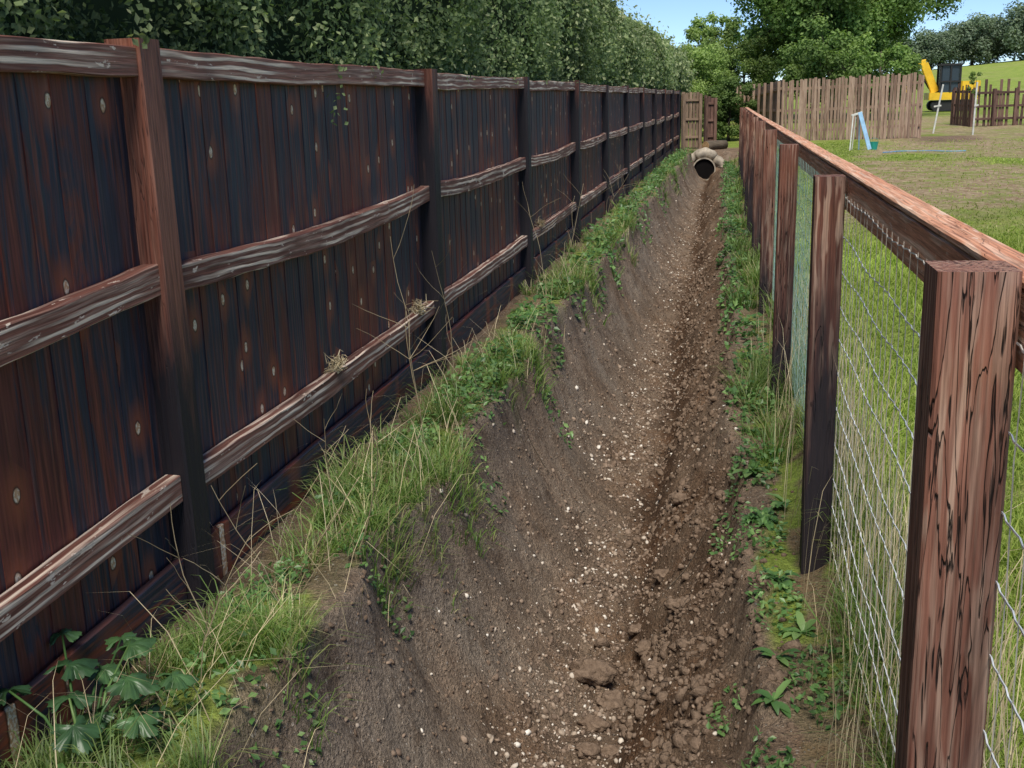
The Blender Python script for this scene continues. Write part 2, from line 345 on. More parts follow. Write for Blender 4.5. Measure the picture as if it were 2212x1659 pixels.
def ysamp(n,a,b):
    return a*(b/a)**rng.random(n)
n=22000; y=ysamp(n,2.2,30)
x=np.where(rng.random(n)<.68,rng.normal(-.60,.17,n),rng.uniform(-1.2,.12,n)); x=np.clip(x,-1.3,.15)
kp=(vn(x*3,y*1.6,91)+rng.normal(0,.2,n))>.42; x=x[kp];y=y[kp];n=len(x)
sz=np.clip(np.exp(rng.normal(math.log(.0064),.52,n)),.002,.02)*np.clip(y/5,1,1.6)**.5
rv=rng.random(n)**1.1
m=stones('ditch_gravel',np.stack([x,y,gz(x,y)+sz*.1],-1),sz,M_peb,rv)
meta(m,'small pale and brown pebbles on the ditch floor','gravel',kind='stuff')
n=24000; y=ysamp(n,2.0,26)
x=np.where(rng.random(n)<.66,rng.normal(-.22,.19,n),rng.uniform(-1.3,.3,n))
x=np.clip(x,-1.3,.4); sz=np.clip(np.exp(rng.normal(math.log(.0095),.66,n)),.003,.036)
sz=np.where(x<-.8,np.minimum(sz,.012),sz)
kp=(vn(x*3.2,y*1.7,93)*.6+vn(x*9,y*6,94)*.4+rng.normal(0,.12,n))>.48; x=x[kp];y=y[kp];sz=sz[kp];n=len(x)
m=stones('soil_crumbs',np.stack([x,y,gz(x,y)+sz*.1],-1),sz,M_clod,rng.random(n),.22,True)
meta(m,'crumbly brown soil lumps on the ditch sides','soil crumbs',kind='stuff')
import bmesh
def ico(sub):
    bm=bmesh.new(); bmesh.ops.create_icosphere(bm,subdivisions=sub,radius=1)
    V=np.array([v.co[:] for v in bm.verts]); Fc=np.array([[v.index for v in f.verts] for f in bm.faces]); bm.free(); return V,Fc
def clod(x,y,r):
    V,Fc=ico(4)
    s=random.random()*50
    d=1+.45*fbm(V[:,0]*1.6+s,V[:,1]*1.6+V[:,2]*1.3,s,3)+.16*fbm(V[:,0]*6+V[:,2]*4,V[:,1]*6+s,s,2)
    V=V*d[:,None]*np.array([1.15,.9,.7])*r
    z0=float(gz(x,y))
    o=mesh_np('earth_clod',V+np.array([x,y,z0+r*.35]),Fc,M_clod,{'rnd':np.full(len(V),.3)},origin=(x,y,z0),smooth=True)
    meta(o,'lump of dry brown earth lying on the ditch floor','earth clod','earth clods in the ditch')
for (x,y,r) in [(-.56,4.75,.095),(-.44,4.55,.07),(-.50,4.35,.055),(-.41,4.2,.045),(-.50,4.08,.045),(-.32,5.0,.05),(-.26,5.6,.05),(-.16,4.9,.055),(-.2,6.3,.05),(-.38,5.25,.045),(-.44,3.95,.035),(-.24,4.5,.045)]: clod(x,y,r)
# ------------------------------------------------------------ left timber fence
PY=[3.27+3.335*k for k in range(-1,11)]
def fx(y): return float(-1.70+shift(y))
tf=empty('timber_fence',(fx(10),10,0))
meta(tf,'tall dark red-brown closeboard timber fence with three rails','fence')
for k,y in enumerate(PY):
    mb=MB(); x=fx(y)-.055
    lean=-.02 if k==1 else random.uniform(-.015,.015)
    mb.beam((x,y,-.25),(x+lean,y,1.86+random.uniform(-.012,.012)),(1,0,0),.115,.13,10,.007,.0006,rnd=[.7,.80,.36,.15,.15][k%5] if k<5 else random.uniform(.05,.25),wav=.003)
    mb.make('fence_post',M_postL,tf)
for k in range(len(PY)-1):
    y0=PY[k]+.067; y1=PY[k+1]-.067; xr0=fx(y0)-.055; xr1=fx(y1)-.055
    for j,(zc,hh) in enumerate([(1.795,.09),(1.125,.096),(.435,.088)]):
        mb=MB(); bow=[.006,.045,.02][j]*random.uniform(.3,1.1)
        dz=random.uniform(-.012,.012)
        mb.beam((xr0,y0,zc+dz),(xr1,y1,zc-dz),(1,0,0),.055,hh,40,.0035,.0007,bow=bow,rnd=random.uniform(.4,.9),wav=.0040)
        mb.make('fence_rail',M_rail,tf)
    mb=MB(); y=PY[k]-.0; yend=PY[k+1]
    while y<yend-.01:
        w=random.uniform(.14,.18); yb=min(y+w,yend)
        xa=fx(y)-.088; xb=fx(yb)-.088; r=random.random(); zt=1.83+random.uniform(-.006,.006); zb=.04+random.uniform(-.01,.01)
        off=(random.random()*60,random.uniform(-3,3),random.uniform(-3,3))
        pts=[];gg=[]
        t=.004; lipo=.003; dd=random.uniform(-.0008,.0008)
        for (z) in (zb,zt):
            for (px,py) in ((xa+dd,y+.001),(xb-lipo+dd,yb+.005),(xb-lipo-t-.004,yb+.005),(xa-t-.009,y)):
                pts.append((px,py,z)); gg.append((z+off[0],py+off[1],off[2]))
        b=len(mb.V); mb.V+=pts; mb.g+=gg; mb.r+=[r]*8
        for f in [(0,1,5,4),(1,2,6,5),(2,3,7,6),(3,0,4,7),(4,5,6,7),(3,2,1,0)]: mb.face(tuple(b+i for i in f))
        y=yb
    mb.make('fence_panel',M_board,tf)
    mb=MB(); mb.beam((xr0-.008,y0,.10),(xr1-.008,y1,.10),(1,0,0),.028,.19,20,.003,.0006,rnd=random.uniform(.2,.6),wav=.002)
    mb.make('gravel_board',M_board,tf)
# ------------------------------------------------------------ right wire fence
RY=[-.9,1.88,4.38,7.1,10.0,12.8,15.6,18.4,21.2,24.,26.8,29.6]
def rx(y): return .40+.0003*y*y*.4
wf=empty('wire_fence',(rx(10),10,-.1))
meta(wf,'low reddish timber post and rail fence with wire mesh','fence')
for k,y in enumerate(RY):
    mb=MB(); x=rx(y)
    top=1.36+random.uniform(-.01,.02); w=.125 if k<2 else .11
    mb.beam((x+random.uniform(-.01,.01),y,-.65),(x,y,top),(1,0,0),w,w*1.02,14,.006,.0008,rnd=[.8,.75,.38,.5][k] if k<4 else random.uniform(.4,.65),wav=.0025)
    mb.make('fence_post',M_postR,wf)
for k in range(len(RY)-1):
    y0,y1=RY[k],RY[k+1]
    mb=MB(); xa=rx(y0)+.090;xb=rx(y1)+.090
    mb.beam((xa,y0+.004,1.277),(xb,y1-.004,1.277),(1,0,0),.04,.126,24,.004,.0006,rnd=random.uniform(.4,.8),wav=.0015)
    mb.make('fence_rail',M_railR,wf)
    mb=MB()
    mb.beam((xa+.016,y0+.002,1.352),(xb+.016,y1-.002,1.352),(1,0,0),.074,.018,24,.004,.0006,rnd=random.uniform(.5,.85),wav=.001)
    mb.make('capping_rail',M_railR,wf)
    xm=lambda y: rx(y)+.0635
    mh=MB(); mv=MB()
    near=k<2
    zs=[-.17]+list(np.arange(-.04,1.33,.135 if near else (.11 if k<5 else .15)))
    sag=[(random.uniform(-.010,.010),random.uniform(0,.030)) for _ in zs]
    rw=.0014 if k<3 else .0016
    for z,(a,b) in zip(zs,sag):
        pts=[]; st=.025 if k<3 else .35; nn=int((y1-y0)/st); ph=random.uniform(0,6)
        for i in range(nn+1):
            u=i/nn; yy_=y0+(y1-y0)*u; jx=.0010*(-1)**i if k<3 else 0
            pts.append((xm(yy_)+jx-.003*abs(math.sin(u*9+z*20)),yy_,z-.05+a-b*4*u*(1-u)+.006*math.sin(u*17+ph)+(.0016 if i%4<2 else -.0016)*(k<3)))
        mh.tube(pts,rw*(1.6 if near else 1.1),3)
    sp=.105 if near else (.075 if k<5 else .12)
    yv=y0+.02
    while yv<y1:
        pts=[]; ln=random.uniform(-.012,.012)
        for i in range(9):
            z=-.30+1.58*i/8
            pts.append((xm(yv)-.001+random.uniform(-.003,.001),yv+ln*math.sin(i)+random.uniform(-.004,.004),z))
        mv.tube(pts,rw*1.0,3); yv+=sp*random.uniform(.9,1.1)
    mh.make('horizontal_wires',M_wire if near else M_wiregreen,wf)
    mv.make('vertical_wires',M_wirerust if near else M_wiregreen,wf)
# ------------------------------------------------------------ leaves
def leafset(P,Nrm,L,W,rnd,tilt=.7):
    n=len(P); d=Nrm+rng.normal(0,tilt,(n,3)); d/=np.linalg.norm(d,axis=1)[:,None]+1e-9
    r=rng.normal(size=(n,3)); a=np.cross(d,r); a/=np.linalg.norm(a,axis=1)[:,None]+1e-9; b=np.cross(d,a)
    L=L[:,None];W=W[:,None]
    V=np.stack([P-a*L*.5,P+b*W*.5+d*L*.08,P+a*L*.5,P-b*W*.5+d*L*.08],1)
    F=np.arange(4*n).reshape(n,4)
    return V.reshape(-1,3),F,np.repeat(rnd,4)
def hedge_pt(y,th,k=1.):
    r=1+.22*fbm(y*.5,th*1.3,41,3)+.13*fbm(y*2.3,th*3.,43,2)
    r=r*k
    a=1.36;b=2.05-.85*S((y-7)/24)
    x=-3.28+shift(y)+a*np.cos(th)*r; z=2.45-.1*S((y-14)/22)+b*np.sin(th)*r
    return x,z
hd=empty('hedge',(-3.3,20,0)); meta(hd,'tall dense green hawthorn hedge growing behind the timber fence','hedge')
n=430000
y=-1.2+(2.2*((54/2.2)**rng.random(n))-2.2)
th=rng.uniform(-.5,1.85,n)
u=rng.random(n)
dep=1-.16*rng.random(n)**1.2+.06*rng.normal(size=n)*(u<.2)+(u>.93)*rng.random(n)**2*.28
keep=(fbm(y*2.2,th*4.5,47,3)+rng.normal(0,.26,n))>-.30
y=y[keep];th=th[keep];dep=dep[keep]
x,z=hedge_pt(y,th,dep)
Pp=np.stack([x,y+rng.normal(0,.03,len(y)),z],-1)
ok_=(Pp[:,0]<-1.80+shift(y))|(Pp[:,2]>1.86); Pp=Pp[ok_];y=y[ok_];th=th[ok_];dep=dep[ok_]
Nn=np.stack([np.cos(th)*1.0,0*th-.3,np.sin(th)+.3],-1)
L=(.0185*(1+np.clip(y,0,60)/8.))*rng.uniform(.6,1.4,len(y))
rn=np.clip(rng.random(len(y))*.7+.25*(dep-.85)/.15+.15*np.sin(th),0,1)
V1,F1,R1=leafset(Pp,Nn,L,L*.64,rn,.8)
LP=[]
for (sy,sz_,ln) in [(4.9,1.9,.42),(5.6,1.9,.2),(3.2,1.95,.2),(7.6,1.9,.18),(9.4,1.92,.2),(2.6,1.98,.2),(6.3,1.92,.15),(11,1.95,.2),(13,1.95,.2),(4.2,1.95,.14),(8.4,1.95,.14),(3.6,1.96,.12)]:
    p=np.array([fx(sy)-.12,sy,sz_+.1])
    for i in range(10):
        p=p+np.array([.028 if i<4 else 0,random.uniform(-.03,.03),-ln/10*(.3 if i<3 else 1.3)])
        for q in range(4): LP.append(p+rng.normal(0,.02,3))
LP=np.array(LP); V2,F2,R2=leafset(LP,np.tile([1.,-.5,.3],(len(LP),1)),rng.uniform(.02,.035,len(LP)),rng.uniform(.014,.024,len(LP)),rng.uniform(.4,1.,len(LP)))
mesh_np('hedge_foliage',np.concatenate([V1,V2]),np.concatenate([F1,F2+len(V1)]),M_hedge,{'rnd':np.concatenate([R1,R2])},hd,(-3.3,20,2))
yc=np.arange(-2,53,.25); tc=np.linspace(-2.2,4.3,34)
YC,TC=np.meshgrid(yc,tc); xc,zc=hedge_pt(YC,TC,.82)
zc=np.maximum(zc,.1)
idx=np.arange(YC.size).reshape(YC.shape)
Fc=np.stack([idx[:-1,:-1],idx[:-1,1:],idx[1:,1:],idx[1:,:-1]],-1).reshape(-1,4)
mesh_np('hedge_shade_core',np.stack([np.minimum(xc,-1.95+shift(YC)),YC,zc],-1).reshape(-1,3),Fc,M_hcore,None,hd,(-3.3,20,0),True)  # dark shell added inside the foliage to block light, inner shade in its colour
# ------------------------------------------------------------ trees
def tree(name,loc,h,R,zc,nc,nl,ls,mat,label,seed,trunk_r=.25,group=None,cmin=.14,cmax=.30,limbs=20,low=-1.):
    r_=np.random.default_rng(seed)
    loc=Vector(loc); root=empty(name,loc); meta(root,label,'tree' if 'tree' in name else 'bush',group)
    u=r_.normal(size=(nc*4,3)); u/=np.linalg.norm(u,axis=1)[:,None]; u=u[u[:,2]>low][:nc]
    rad=r_.uniform(.35,.95,len(u))
    C=np.array(loc)+np.array([0,0,zc])+u*rad[:,None]*np.array([R,R,h-zc])
    C[:,2]=np.maximum(C[:,2],loc.z+.12*h)
    cs=r_.uniform(cmin,cmax,len(u))*R
    w=cs**2; w/=w.sum(); ci=r_.choice(len(u),nl,p=w)
    v=r_.normal(size=(nl,3)); v/=np.linalg.norm(v,axis=1)[:,None]
    rr=r_.random(nl)**.4*(1+.35*(r_.random(nl)>.85)*r_.random(nl))
    Pp=C[ci]+v*(cs[ci]*rr)[:,None]*np.array([1,1,.85])+r_.normal(0,.035*R,(nl,3))
    Nn=v+np.array([0,0,.5])
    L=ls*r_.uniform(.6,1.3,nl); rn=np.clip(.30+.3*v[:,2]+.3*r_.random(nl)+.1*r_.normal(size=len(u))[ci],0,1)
    V1,F1,R1=leafset(Pp,Nn,L,L*.65,rn,.6)
    mesh_np('crown',V1,F1,mat,{'rnd':R1},root,tuple(np.array(loc)+np.array([0,0,zc])))
    mb=MB(); top=np.array(loc)+np.array([0,0,zc])
    mb.tube([np.array(loc)+[0,0,-.2],np.array(loc)+[0,0,.3],(np.array(loc)+top)/2+[.1*R/5,0,0],top,top+[0,0,(h-zc)*.5]],[trunk_r*1.4,trunk_r,trunk_r*.8,trunk_r*.6,trunk_r*.2],8)
    for i in range(0,len(C),max(1,len(C)//limbs)):
        s=np.array(loc)+np.array([0,0,zc*r_.uniform(.6,1.)]); mid=(s*.5+C[i]*.5)+r_.normal(0,.08*R,3)*[1,1,.4]
        mb.tube([s,mid,C[i]],[trunk_r*.3,trunk_r*.15,trunk_r*.05],5)
    mb.make('trunk',M_bark,root,tuple(loc),True)
    return root
def G0(x,y): return float(gz(x,y))
tree('oak_tree',(5.2,56,G0(5.2,56)),13.5,5.0,7.4,170,120000,.18,M_oak,'large spreading oak tree with dense dark green crown',3,.4,cmin=.11,cmax=.25)
tree('oak_tree',(2.2,58,G0(2.2,58)),7.0,1.7,3.8,50,20000,.15,M_light,'smaller light green tree beside the large oak',4,.2)
tree('bush',(4.4,50,G0(4.4,50)),4.3,2.0,2.2,50,16000,.15,M_oak,'dark green bush growing under the large oak',44,.08)
tree('bush',(6.7,52,G0(6.7,52)),3.8,1.6,2.0,50,14000,.15,M_oak,'dark green bush growing under the large oak',45,.08)
tree('bush',(-.8,50,0.2),3.7,1.7,1.9,60,22000,.10,M_light,'light green overgrown bush at the end of the ditch',5,.08)
tree('bush',(1.0,56,0.3),4.3,2.0,2.2,60,20000,.12,M_light,'light green overgrown bush beside the board fence',6,.08)
tree('bush',(-2.4,57,0.2),4.0,2.0,2.1,60,16000,.12,M_light,'light green overgrown bush behind the hedge',8,.08)
tree('bush',(.25,42,0.1),2.3,.95,1.1,44,16000,.085,M_oak,'dark green bush at the end of the ditch',9,.05)
tree('bush',(-.35,41,0.05),1.9,.6,.9,30,8000,.07,M_oak,'dark green bush at the end of the ditch',19,.05)
tree('tall_tree',(-.7,100,1.),7.4,2.6,4.6,60,16000,.26,M_light,'rounded green tree rising behind the hedge',10,.3)
ft=tree('far_tree',(62,255,G0(62,255)),12,6.5,5.5,60,14000,.6,M_fartree,'distant round green tree at the field edge',13,.4,'distant trees along the field edge',.25,.42,6)
for (dx,dy,s) in [(-10,4,.85),(-19,0,.72),(-27,6,.78),(11,6,1.15),(22,0,.95),(-36,10,.8),(-45,0,.9),(33,9,1.2),(-5,14,.9),(5,12,1.)]:
    r=ft.copy(); COL.objects.link(r); x=62+dx;y=255+dy; r.location=(x,y,G0(x,y)); r.scale=(s*1.15,s,s); r.rotation_euler=(0,0,dx)
    for c in ft.children:
        cc=c.copy(); COL.objects.link(cc); cc.parent=r
# ------------------------------------------------------------ grass
def blades(name,B,H,W,lean,bend,mat,rnd,label):
    n=len(B); az=rng.uniform(0,2*math.pi,n) if lean is None else lean
    d=np.stack([np.cos(az),np.sin(az),0*az],-1); s=np.stack([-np.sin(az+rng.normal(0,.8,n)),np.cos(az),0*az],-1)
    H_=H[:,None];bd=bend[:,None];W_=W[:,None]
    up=np.array([0,0,1.])
    m1=B+d*H_*bd*.25+up*H_*.45; m2=B+d*H_*bd*.62+up*H_*.80; tp=B+d*H_*bd*1.15+up*H_*(1-.28*np.clip(bd,0,1.6))
    V=np.stack([B-s*W_*.5,B+s*W_*.5,m1-s*W_*.45,m1+s*W_*.45,m2-s*W_*.3,m2+s*W_*.3,tp],1)
    k=np.array([(0,1,3),(0,3,2),(2,3,5),(2,5,4),(4,5,6)])
    F=(k[None]+7*np.arange(n)[:,None,None]).reshape(-1,3)
    h=np.tile([0,0,.5,.5,.8,.8,1.],n)
    o=mesh_np(name,V.reshape(-1,3),F,mat,{'rnd':np.repeat(rnd,7),'h':h},smooth=True)
    meta(o,label,'grass',kind='stuff'); return o
def tufts(cx,cy,nb,rad,hmin,hmax,outw):
    B=[];H=[];A=[];K=[];R=[]
    for x,y_,k,hs in zip(cx,cy,nb,rng.uniform(.4,1.4,len(cx))):
        k=int(k*rng.uniform(.4,1.3)); a=rng.uniform(0,2*math.pi,k); r=rad*np.sqrt(rng.random(k))*rng.uniform(.5,1.8); tone=rng.random()*.45
        bx=x+np.cos(a)*r; by=y_+np.sin(a)*r
        B.append(np.stack([bx,by,gz(bx,by)-.01],-1)); H.append(hs*rng.uniform(hmin,hmax,k)); A.append(a+rng.normal(0,.9,k)); K.append(rng.uniform(.2,outw,k)); R.append(np.clip(tone+rng.random(k)*.62,0,1))
    return [np.concatenate(q) for q in (B,H,A,K,R)]
n=470; cy=ysamp(n,1.6,36); cx=lipL(cy)-rng.uniform(-.10,.42,n)*np.where(rng.random(n)<.7,1,.4)-.02; cx=np.maximum(cx,-1.68+shift(cy))
pk=.6*vn(cy*.9,cx*2,51)+.4*vn(cy*2.7,cx*5,52); kk=(pk>.48); cx,cy=cx[kk],cy[kk]
B,H,A,K,R=tufts(cx,cy,np.clip(220/np.sqrt(cy),45,140),.07,.04,.18,1.4)
blades('verge_grass',B,H,np.clip(.0024*np.sqrt(B[:,1]),.003,.012),A,K,M_grass,R,'tufts of green and dry grass along the fence foot')
n=400; cy=ysamp(n,1.7,34); cx=rng.uniform(.15,.64,n)
pk=vn(cy*1.3,cy*0,53); kk=((pk>.42)|(cx>.48)); cx,cy=cx[kk],cy[kk]
B,H,A,K,R=tufts(cx,cy,np.clip(150/np.sqrt(cy),35,90),.06,.05,.24,1.0)
blades('verge_grass',B,H,np.clip(.0024*np.sqrt(B[:,1]),.003,.012),A,K,M_grass,R,'tufts of tall green grass below the wire fence')
n=95000; y=ysamp(n,1.5,13); x=.48+rng.random(n)*(.4+.27*y)
B=np.stack([x,y,gz(x,y)-.01],-1)
pat=vn(x*1.5,y*1.5,61)
blades('field_grass',B,rng.uniform(.03,.11,n)*(.5+.9*pat),np.clip(.0024*np.sqrt(y),.003,.01),None,rng.uniform(.1,1.2,n),M_field,np.clip(rng.random(n)*.8+.25*(pat-.4),0,1),'bright green sunlit field grass')
n=60000; y=rng.uniform(11,34,n); x=.6+rng.random(n)*(1.+.27*y)
bb=S((fbm(x*.45,y*.3,37,4)+.34)/.30)*S((y-12)/5)*S((x-.16*y+1.6)/.8)
kp=rng.random(n)>bb*.85; x,y=x[kp],y[kp]; n=len(x)
B=np.stack([x,y,gz(x,y)-.01],-1)
blades('field_grass',B,rng.uniform(.02,.05,n),.006+.0004*y,None,rng.uniform(.2,1.4,n),M_field,np.clip(rng.random(n),0,1),'short mown field grass with straw patches')
n=850; y=ysamp(n,1.6,9); x=np.where(rng.random(n)<.8,rng.uniform(.47,.66,n),rng.uniform(.30,.45,n))
B=np.stack([x,y,gz(x,y)],-1)
blades('tall_dry_grass',B,np.where(x<.46,.7,1.)*rng.uniform(.3,.9,n),np.full(n,.0028),rng.uniform(-1.5,2.2,n),rng.uniform(.05,.5,n),M_straw,rng.random(n),'tall dry pale grass stalks by the wire fence')
n=420; y=ysamp(n,1.8,14); x=rng.uniform(-1.64,-1.18,n)
B=np.stack([x,y,gz(x,y)],-1)
blades('tall_dry_grass',B,rng.uniform(.12,.42,n),np.full(n,.0024),rng.uniform(0,6.28,n),rng.uniform(.3,1.3,n),M_straw,rng.random(n),'dry bent grass stalks beside the timber fence')
def weedpatch(cs,label):
    Ps=[]
    for (cx,cy,r,k,hh) in cs:
        a=rng.uniform(0,6.28,k); q=r*np.sqrt(rng.random(k)); px=cx+np.cos(a)*q*.6; py=cy+np.sin(a)*q*1.3
        Ps.append(np.stack([px,py,gz(px,py)+rng.random(k)**1.5*hh],-1))
    P=np.concatenate(Ps); n=len(P)
    L=rng.uniform(.018,.042,n)*np.clip(P[:,1]/5,.9,2)
    V1,F1,R1=leafset(P,np.tile([0,-.2,1.],(n,1)),L,L*.6,rng.random(n),.5)
    o=mesh_np('ground_cover',V1,F1,M_weed,{'rnd':R1}); meta(o,label,'weeds',kind='stuff')
cs=[(-1.48,5.0,.25,420,.12),(-1.36,5.9,.32,520,.16),(-1.38,6.7,.32,440,.14),(-1.36,8.2,.35,400,.14),(-1.36,9.5,.35,340,.12),(-1.5,2.5,.2,260,.10),(-1.5,3.3,.2,300,.1),(-1.5,4.2,.2,360,.1),(-1.30,2.8,.2,160,.08),(-1.55,1.9,.2,250,.12),(-1.28,3.8,.2,160,.07),(-1.18,5.3,.2,90,.05),(-1.1,7.2,.25,90,.05)]
cs+=[(-1.38+float(.8*shift(yy_))+random.uniform(-.1,.12),yy_,random.uniform(.2,.45),160,.18) for yy_ in np.arange(11,34,1.2)]
weedpatch(cs,'low ivy and nettle leaves beside the timber fence')
cs=[(.26,2.6,.18,300,.08),(.36,3.4,.20,260,.08),(.20,4.7,.2,220,.10),(.20,5.6,.24,260,.12),(.20,6.8,.26,260,.12),(.45,2.1,.2,300,.08),(.16,2.9,.14,140,.05),(.24,4.0,.18,180,.08),(.05,5.2,.15,70,.04),(.05,3.6,.12,60,.04)]
cs+=[(.18+random.uniform(-.1,.1),yy_,random.uniform(.15,.35),130,.16) for yy_ in np.arange(8,33,1.2)]
weedpatch(cs,'low green weeds on the ditch bank below the wire fence')
def strap(mb,p,az,L,W,droop,rise,fold=.25):
    pts=[];n=6
    d=np.array([math.cos(az),math.sin(az),0]);s=np.array([-math.sin(az),math.cos(az),0])
    for i in range(n+1):
        u=i/n; c=np.array(p)+d*L*u*math.cos(rise*.7)+np.array([0,0,L*(math.sin(rise)*u-droop*u*u)])
        w=W*.5*(math.sin(math.pi*min(1,u*.93+.05))**.8)*(1+.12*math.sin(u*23))
        pts+=[c-s*w+np.array([0,0,w*fold]),c,c+s*w+np.array([0,0,w*fold])]
    fs=[]
    for i in range(n):
        b=i*3; fs+=[(b,b+1,b+4,b+3),(b+1,b+2,b+5,b+4)]
    mb.poly(pts,fs)
def dock(x,y,k,L,label='broad-leaved green dock plant on the ditch bank'):
    z=G0(x,y); root_o=(x,y,z); mb=MB()
    for i in range(k): strap(mb,(x+random.uniform(-.01,.01),y+random.uniform(-.01,.01),z),random.uniform(0,6.28),L*random.uniform(.6,1.15),L*random.uniform(.24,.36),random.uniform(.3,.8),random.uniform(.4,1.1))
    o=mb.make('dock_plant',M_weed,None,root_o,True); meta(o,label,'plant','leafy plants on the ditch bank')
for (x,y,k,L) in [(.2,3.3,8,.10),(.22,4.9,9,.15),(.18,5.5,8,.14),(.33,5.1,8,.13),(.2,6.3,8,.13),(.16,7.1,8,.13),(.26,4.2,8,.12),(.26,2.75,7,.07),(.32,3.8,8,.10),(-1.34,6.3,7,.13),(-1.38,7.6,7,.13),(.18,8.3,8,.14),(.22,9.6,8,.14),(-1.4,4.3,7,.10),(.22,3.6,7,.1)]: dock(x,y,k,L)
def lobed(mb,p,az,pitch,R):
    d=Vector((math.cos(az),math.sin(az),0)); up=Vector((0,0,1)); s=d.cross(up)
    a=(d*math.cos(pitch)+up*math.sin(pitch)); nrm=s.cross(a)
    if nrm.z<0:nrm=-nrm
    N_=70; pts=[Vector(p)]
    rings=[[],[],[]]
    for i in range(N_+1):
        t=-2.6+5.2*i/N_
        lb=abs(math.cos(t*2.5))
        lob=.40+.60*lb**.55+.06*math.sin(t*27)+.05*math.sin(t*47+1)
        r=R*lob*(1-.25*abs(t)/2.6)
        for f,rg in zip((.33,.66,1.),rings):
            rb=R*(.5+.5*lob)*(1-.25*abs(t)/2.6) if f<.5 else r
            rb=min(rb,r/f*.95) if f<1 else rb
            q=Vector(p)+a*(math.cos(t)*rb*f+R*.12)+s*(math.sin(t)*rb*f)+nrm*(R*(.16*(lb-.5)*f-.30*f*f+.04*math.sin(t*19+f*9)))
            rg.append(q)
    V=pts+rings[0]+rings[1]+rings[2]; n1=N_+1; fs=[]
    for i in range(N_):
        fs.append((0,1+i,2+i)); fs.append((1+i,1+n1+i,2+n1+i,2+i)); fs.append((1+n1+i,1+2*n1+i,2+2*n1+i,2+n1+i))
    mb.poly(V,fs)
hp=empty('hogweed_plant',(-1.56,2.25,G0(-1.56,2.25))); meta(hp,'young hogweed with large lobed dark green leaves','plant')
ml=MB(); ms=MB(); c0=np.array([-1.56,2.25,G0(-1.56,2.25)])
for (dx,dy,dz,az,pit,R) in [(-.12,.16,.26,1.2,-.1,.10),(.06,.16,.23,.3,-.2,.10),(-.02,.33,.24,1.0,.1,.085),(.14,.28,.18,.6,-.2,.08),(-.2,0,.26,2.6,-.2,.09),(.02,-.05,.20,-.6,-.4,.09),(.14,.06,.17,-.2,-.3,.08),(-.1,.42,.21,1.7,0.,.08),(-.22,.30,.28,2.,0.,.07),(.0,.1,.15,4.,-.3,.08),(.1,.18,.12,5.,-.3,.07),(.05,.24,.17,2.2,-.2,.08),(-.08,.26,.2,.2,-.2,.08),(-.05,.05,.22,1.9,-.1,.09)]:
    p=c0+np.array([dx,dy,dz])*.9; lobed(ml,p,az,pit,R*.82)
    ms.tube([c0+rng.normal(0,.01,3),c0*.5+p*.5+np.array([0,0,.05]),p],[.005,.004,.003],5)
ml.make('leaves',M_hog,hp,tuple(c0),True); ms.make('stem',M_weed,hp,tuple(c0),True)
def weed(x,y,h,lean,nb,seed):
    random.seed(seed); mb=MB(); z=G0(x,y); p=Vector((x,y,z)); pts=[p.copy()]; d=Vector((lean,random.uniform(-.2,.2),1)).normalized()
    n=9
    for i in range(n):
        d=(d+Vector((random.gauss(0,.10),random.gauss(0,.10),.02))).normalized(); p=p+d*h/n; pts.append(p.copy())
    mb.tube(pts,[.0027-.0016*i/n for i in range(n+1)],4)
    for b in range(nb):
        i=random.randint(3,n-1); q=pts[i].copy(); e=(Vector((random.gauss(.2,.7),random.gauss(0,.7),.7))).normalized(); bp=[q.copy()]
        for j in range(5):
            e=(e+Vector((random.gauss(0,.13),random.gauss(0,.13),-.04))).normalized(); q=q+e*h*.075; bp.append(q.copy())
        mb.tube(bp,[.0015,.0013,.0012,.0011,.001,.0009],3)
    o=mb.make('dead_weed',M_twig,None,(x,y,z)); meta(o,'dry leafless branching weed stalk beside the fence','dead weed','dry weed stalks along the fence')
for i,(x,y,h,l,nb) in enumerate([(-1.5,5.35,1.05,.12,6),(-1.42,5.1,.8,-.15,5),(-1.4,3.2,.5,-.4,4),(-1.3,3.7,.55,.3,4),(-1.5,2.7,.5,.3,5),(-1.4,9.5,1.0,.3,6),(-1.4,9.,.8,0,5),(-1.3,12.5,.9,.2,6),(-1.2,15,.9,.3,5),(-1.5,6.1,.9,.1,5),(.4,4.6,.6,-.1,3),(-1.55,4.1,.45,.1,4),(-1.45,3.45,.45,.2,3),(-1.5,2.9,.5,-.1,3)]): weed(x,y,h,l,nb,i+3)
random.seed(99)
for i in range(9):
    mb=MB(); x=random.uniform(-1.1,-.1); y=random.uniform(2.9,7); a=random.uniform(0,6.28); pts=[]; L=random.uniform(.1,.3)
    for j in range(7):
        a+=random.gauss(0,.25); x+=math.cos(a)*L/7; y+=math.sin(a)*L/7; pts.append((x,y,G0(x,y)+.006))
    mb.tube(pts,[.0035,.003,.003,.0025,.002,.002,.001],4)
    o=mb.make('twig',M_bark); meta(o,'thin brown twig lying on the ditch soil','twig','twigs fallen in the ditch')
for (y,z) in [(4.75,.49),(6.2,.49),(10.6,.5)]:
    mb=MB(); x=fx(y)-.03
    for i in range(60):
        p=np.array([x,y,z])+rng.normal(0,.014,3); pts=[p.copy()]
        for j in range(3): p=p+rng.normal(0,.015,3)+[0,0,.004]; pts.append(p.copy())
        mb.tube(pts,[.003,.003,.002,.001],3)
    o=mb.make('dry_debris_clump',M_straw,None,(x,y,z)); meta(o,'tangle of dry plant debris resting on the fence rail','plant debris','dry debris on the rails')
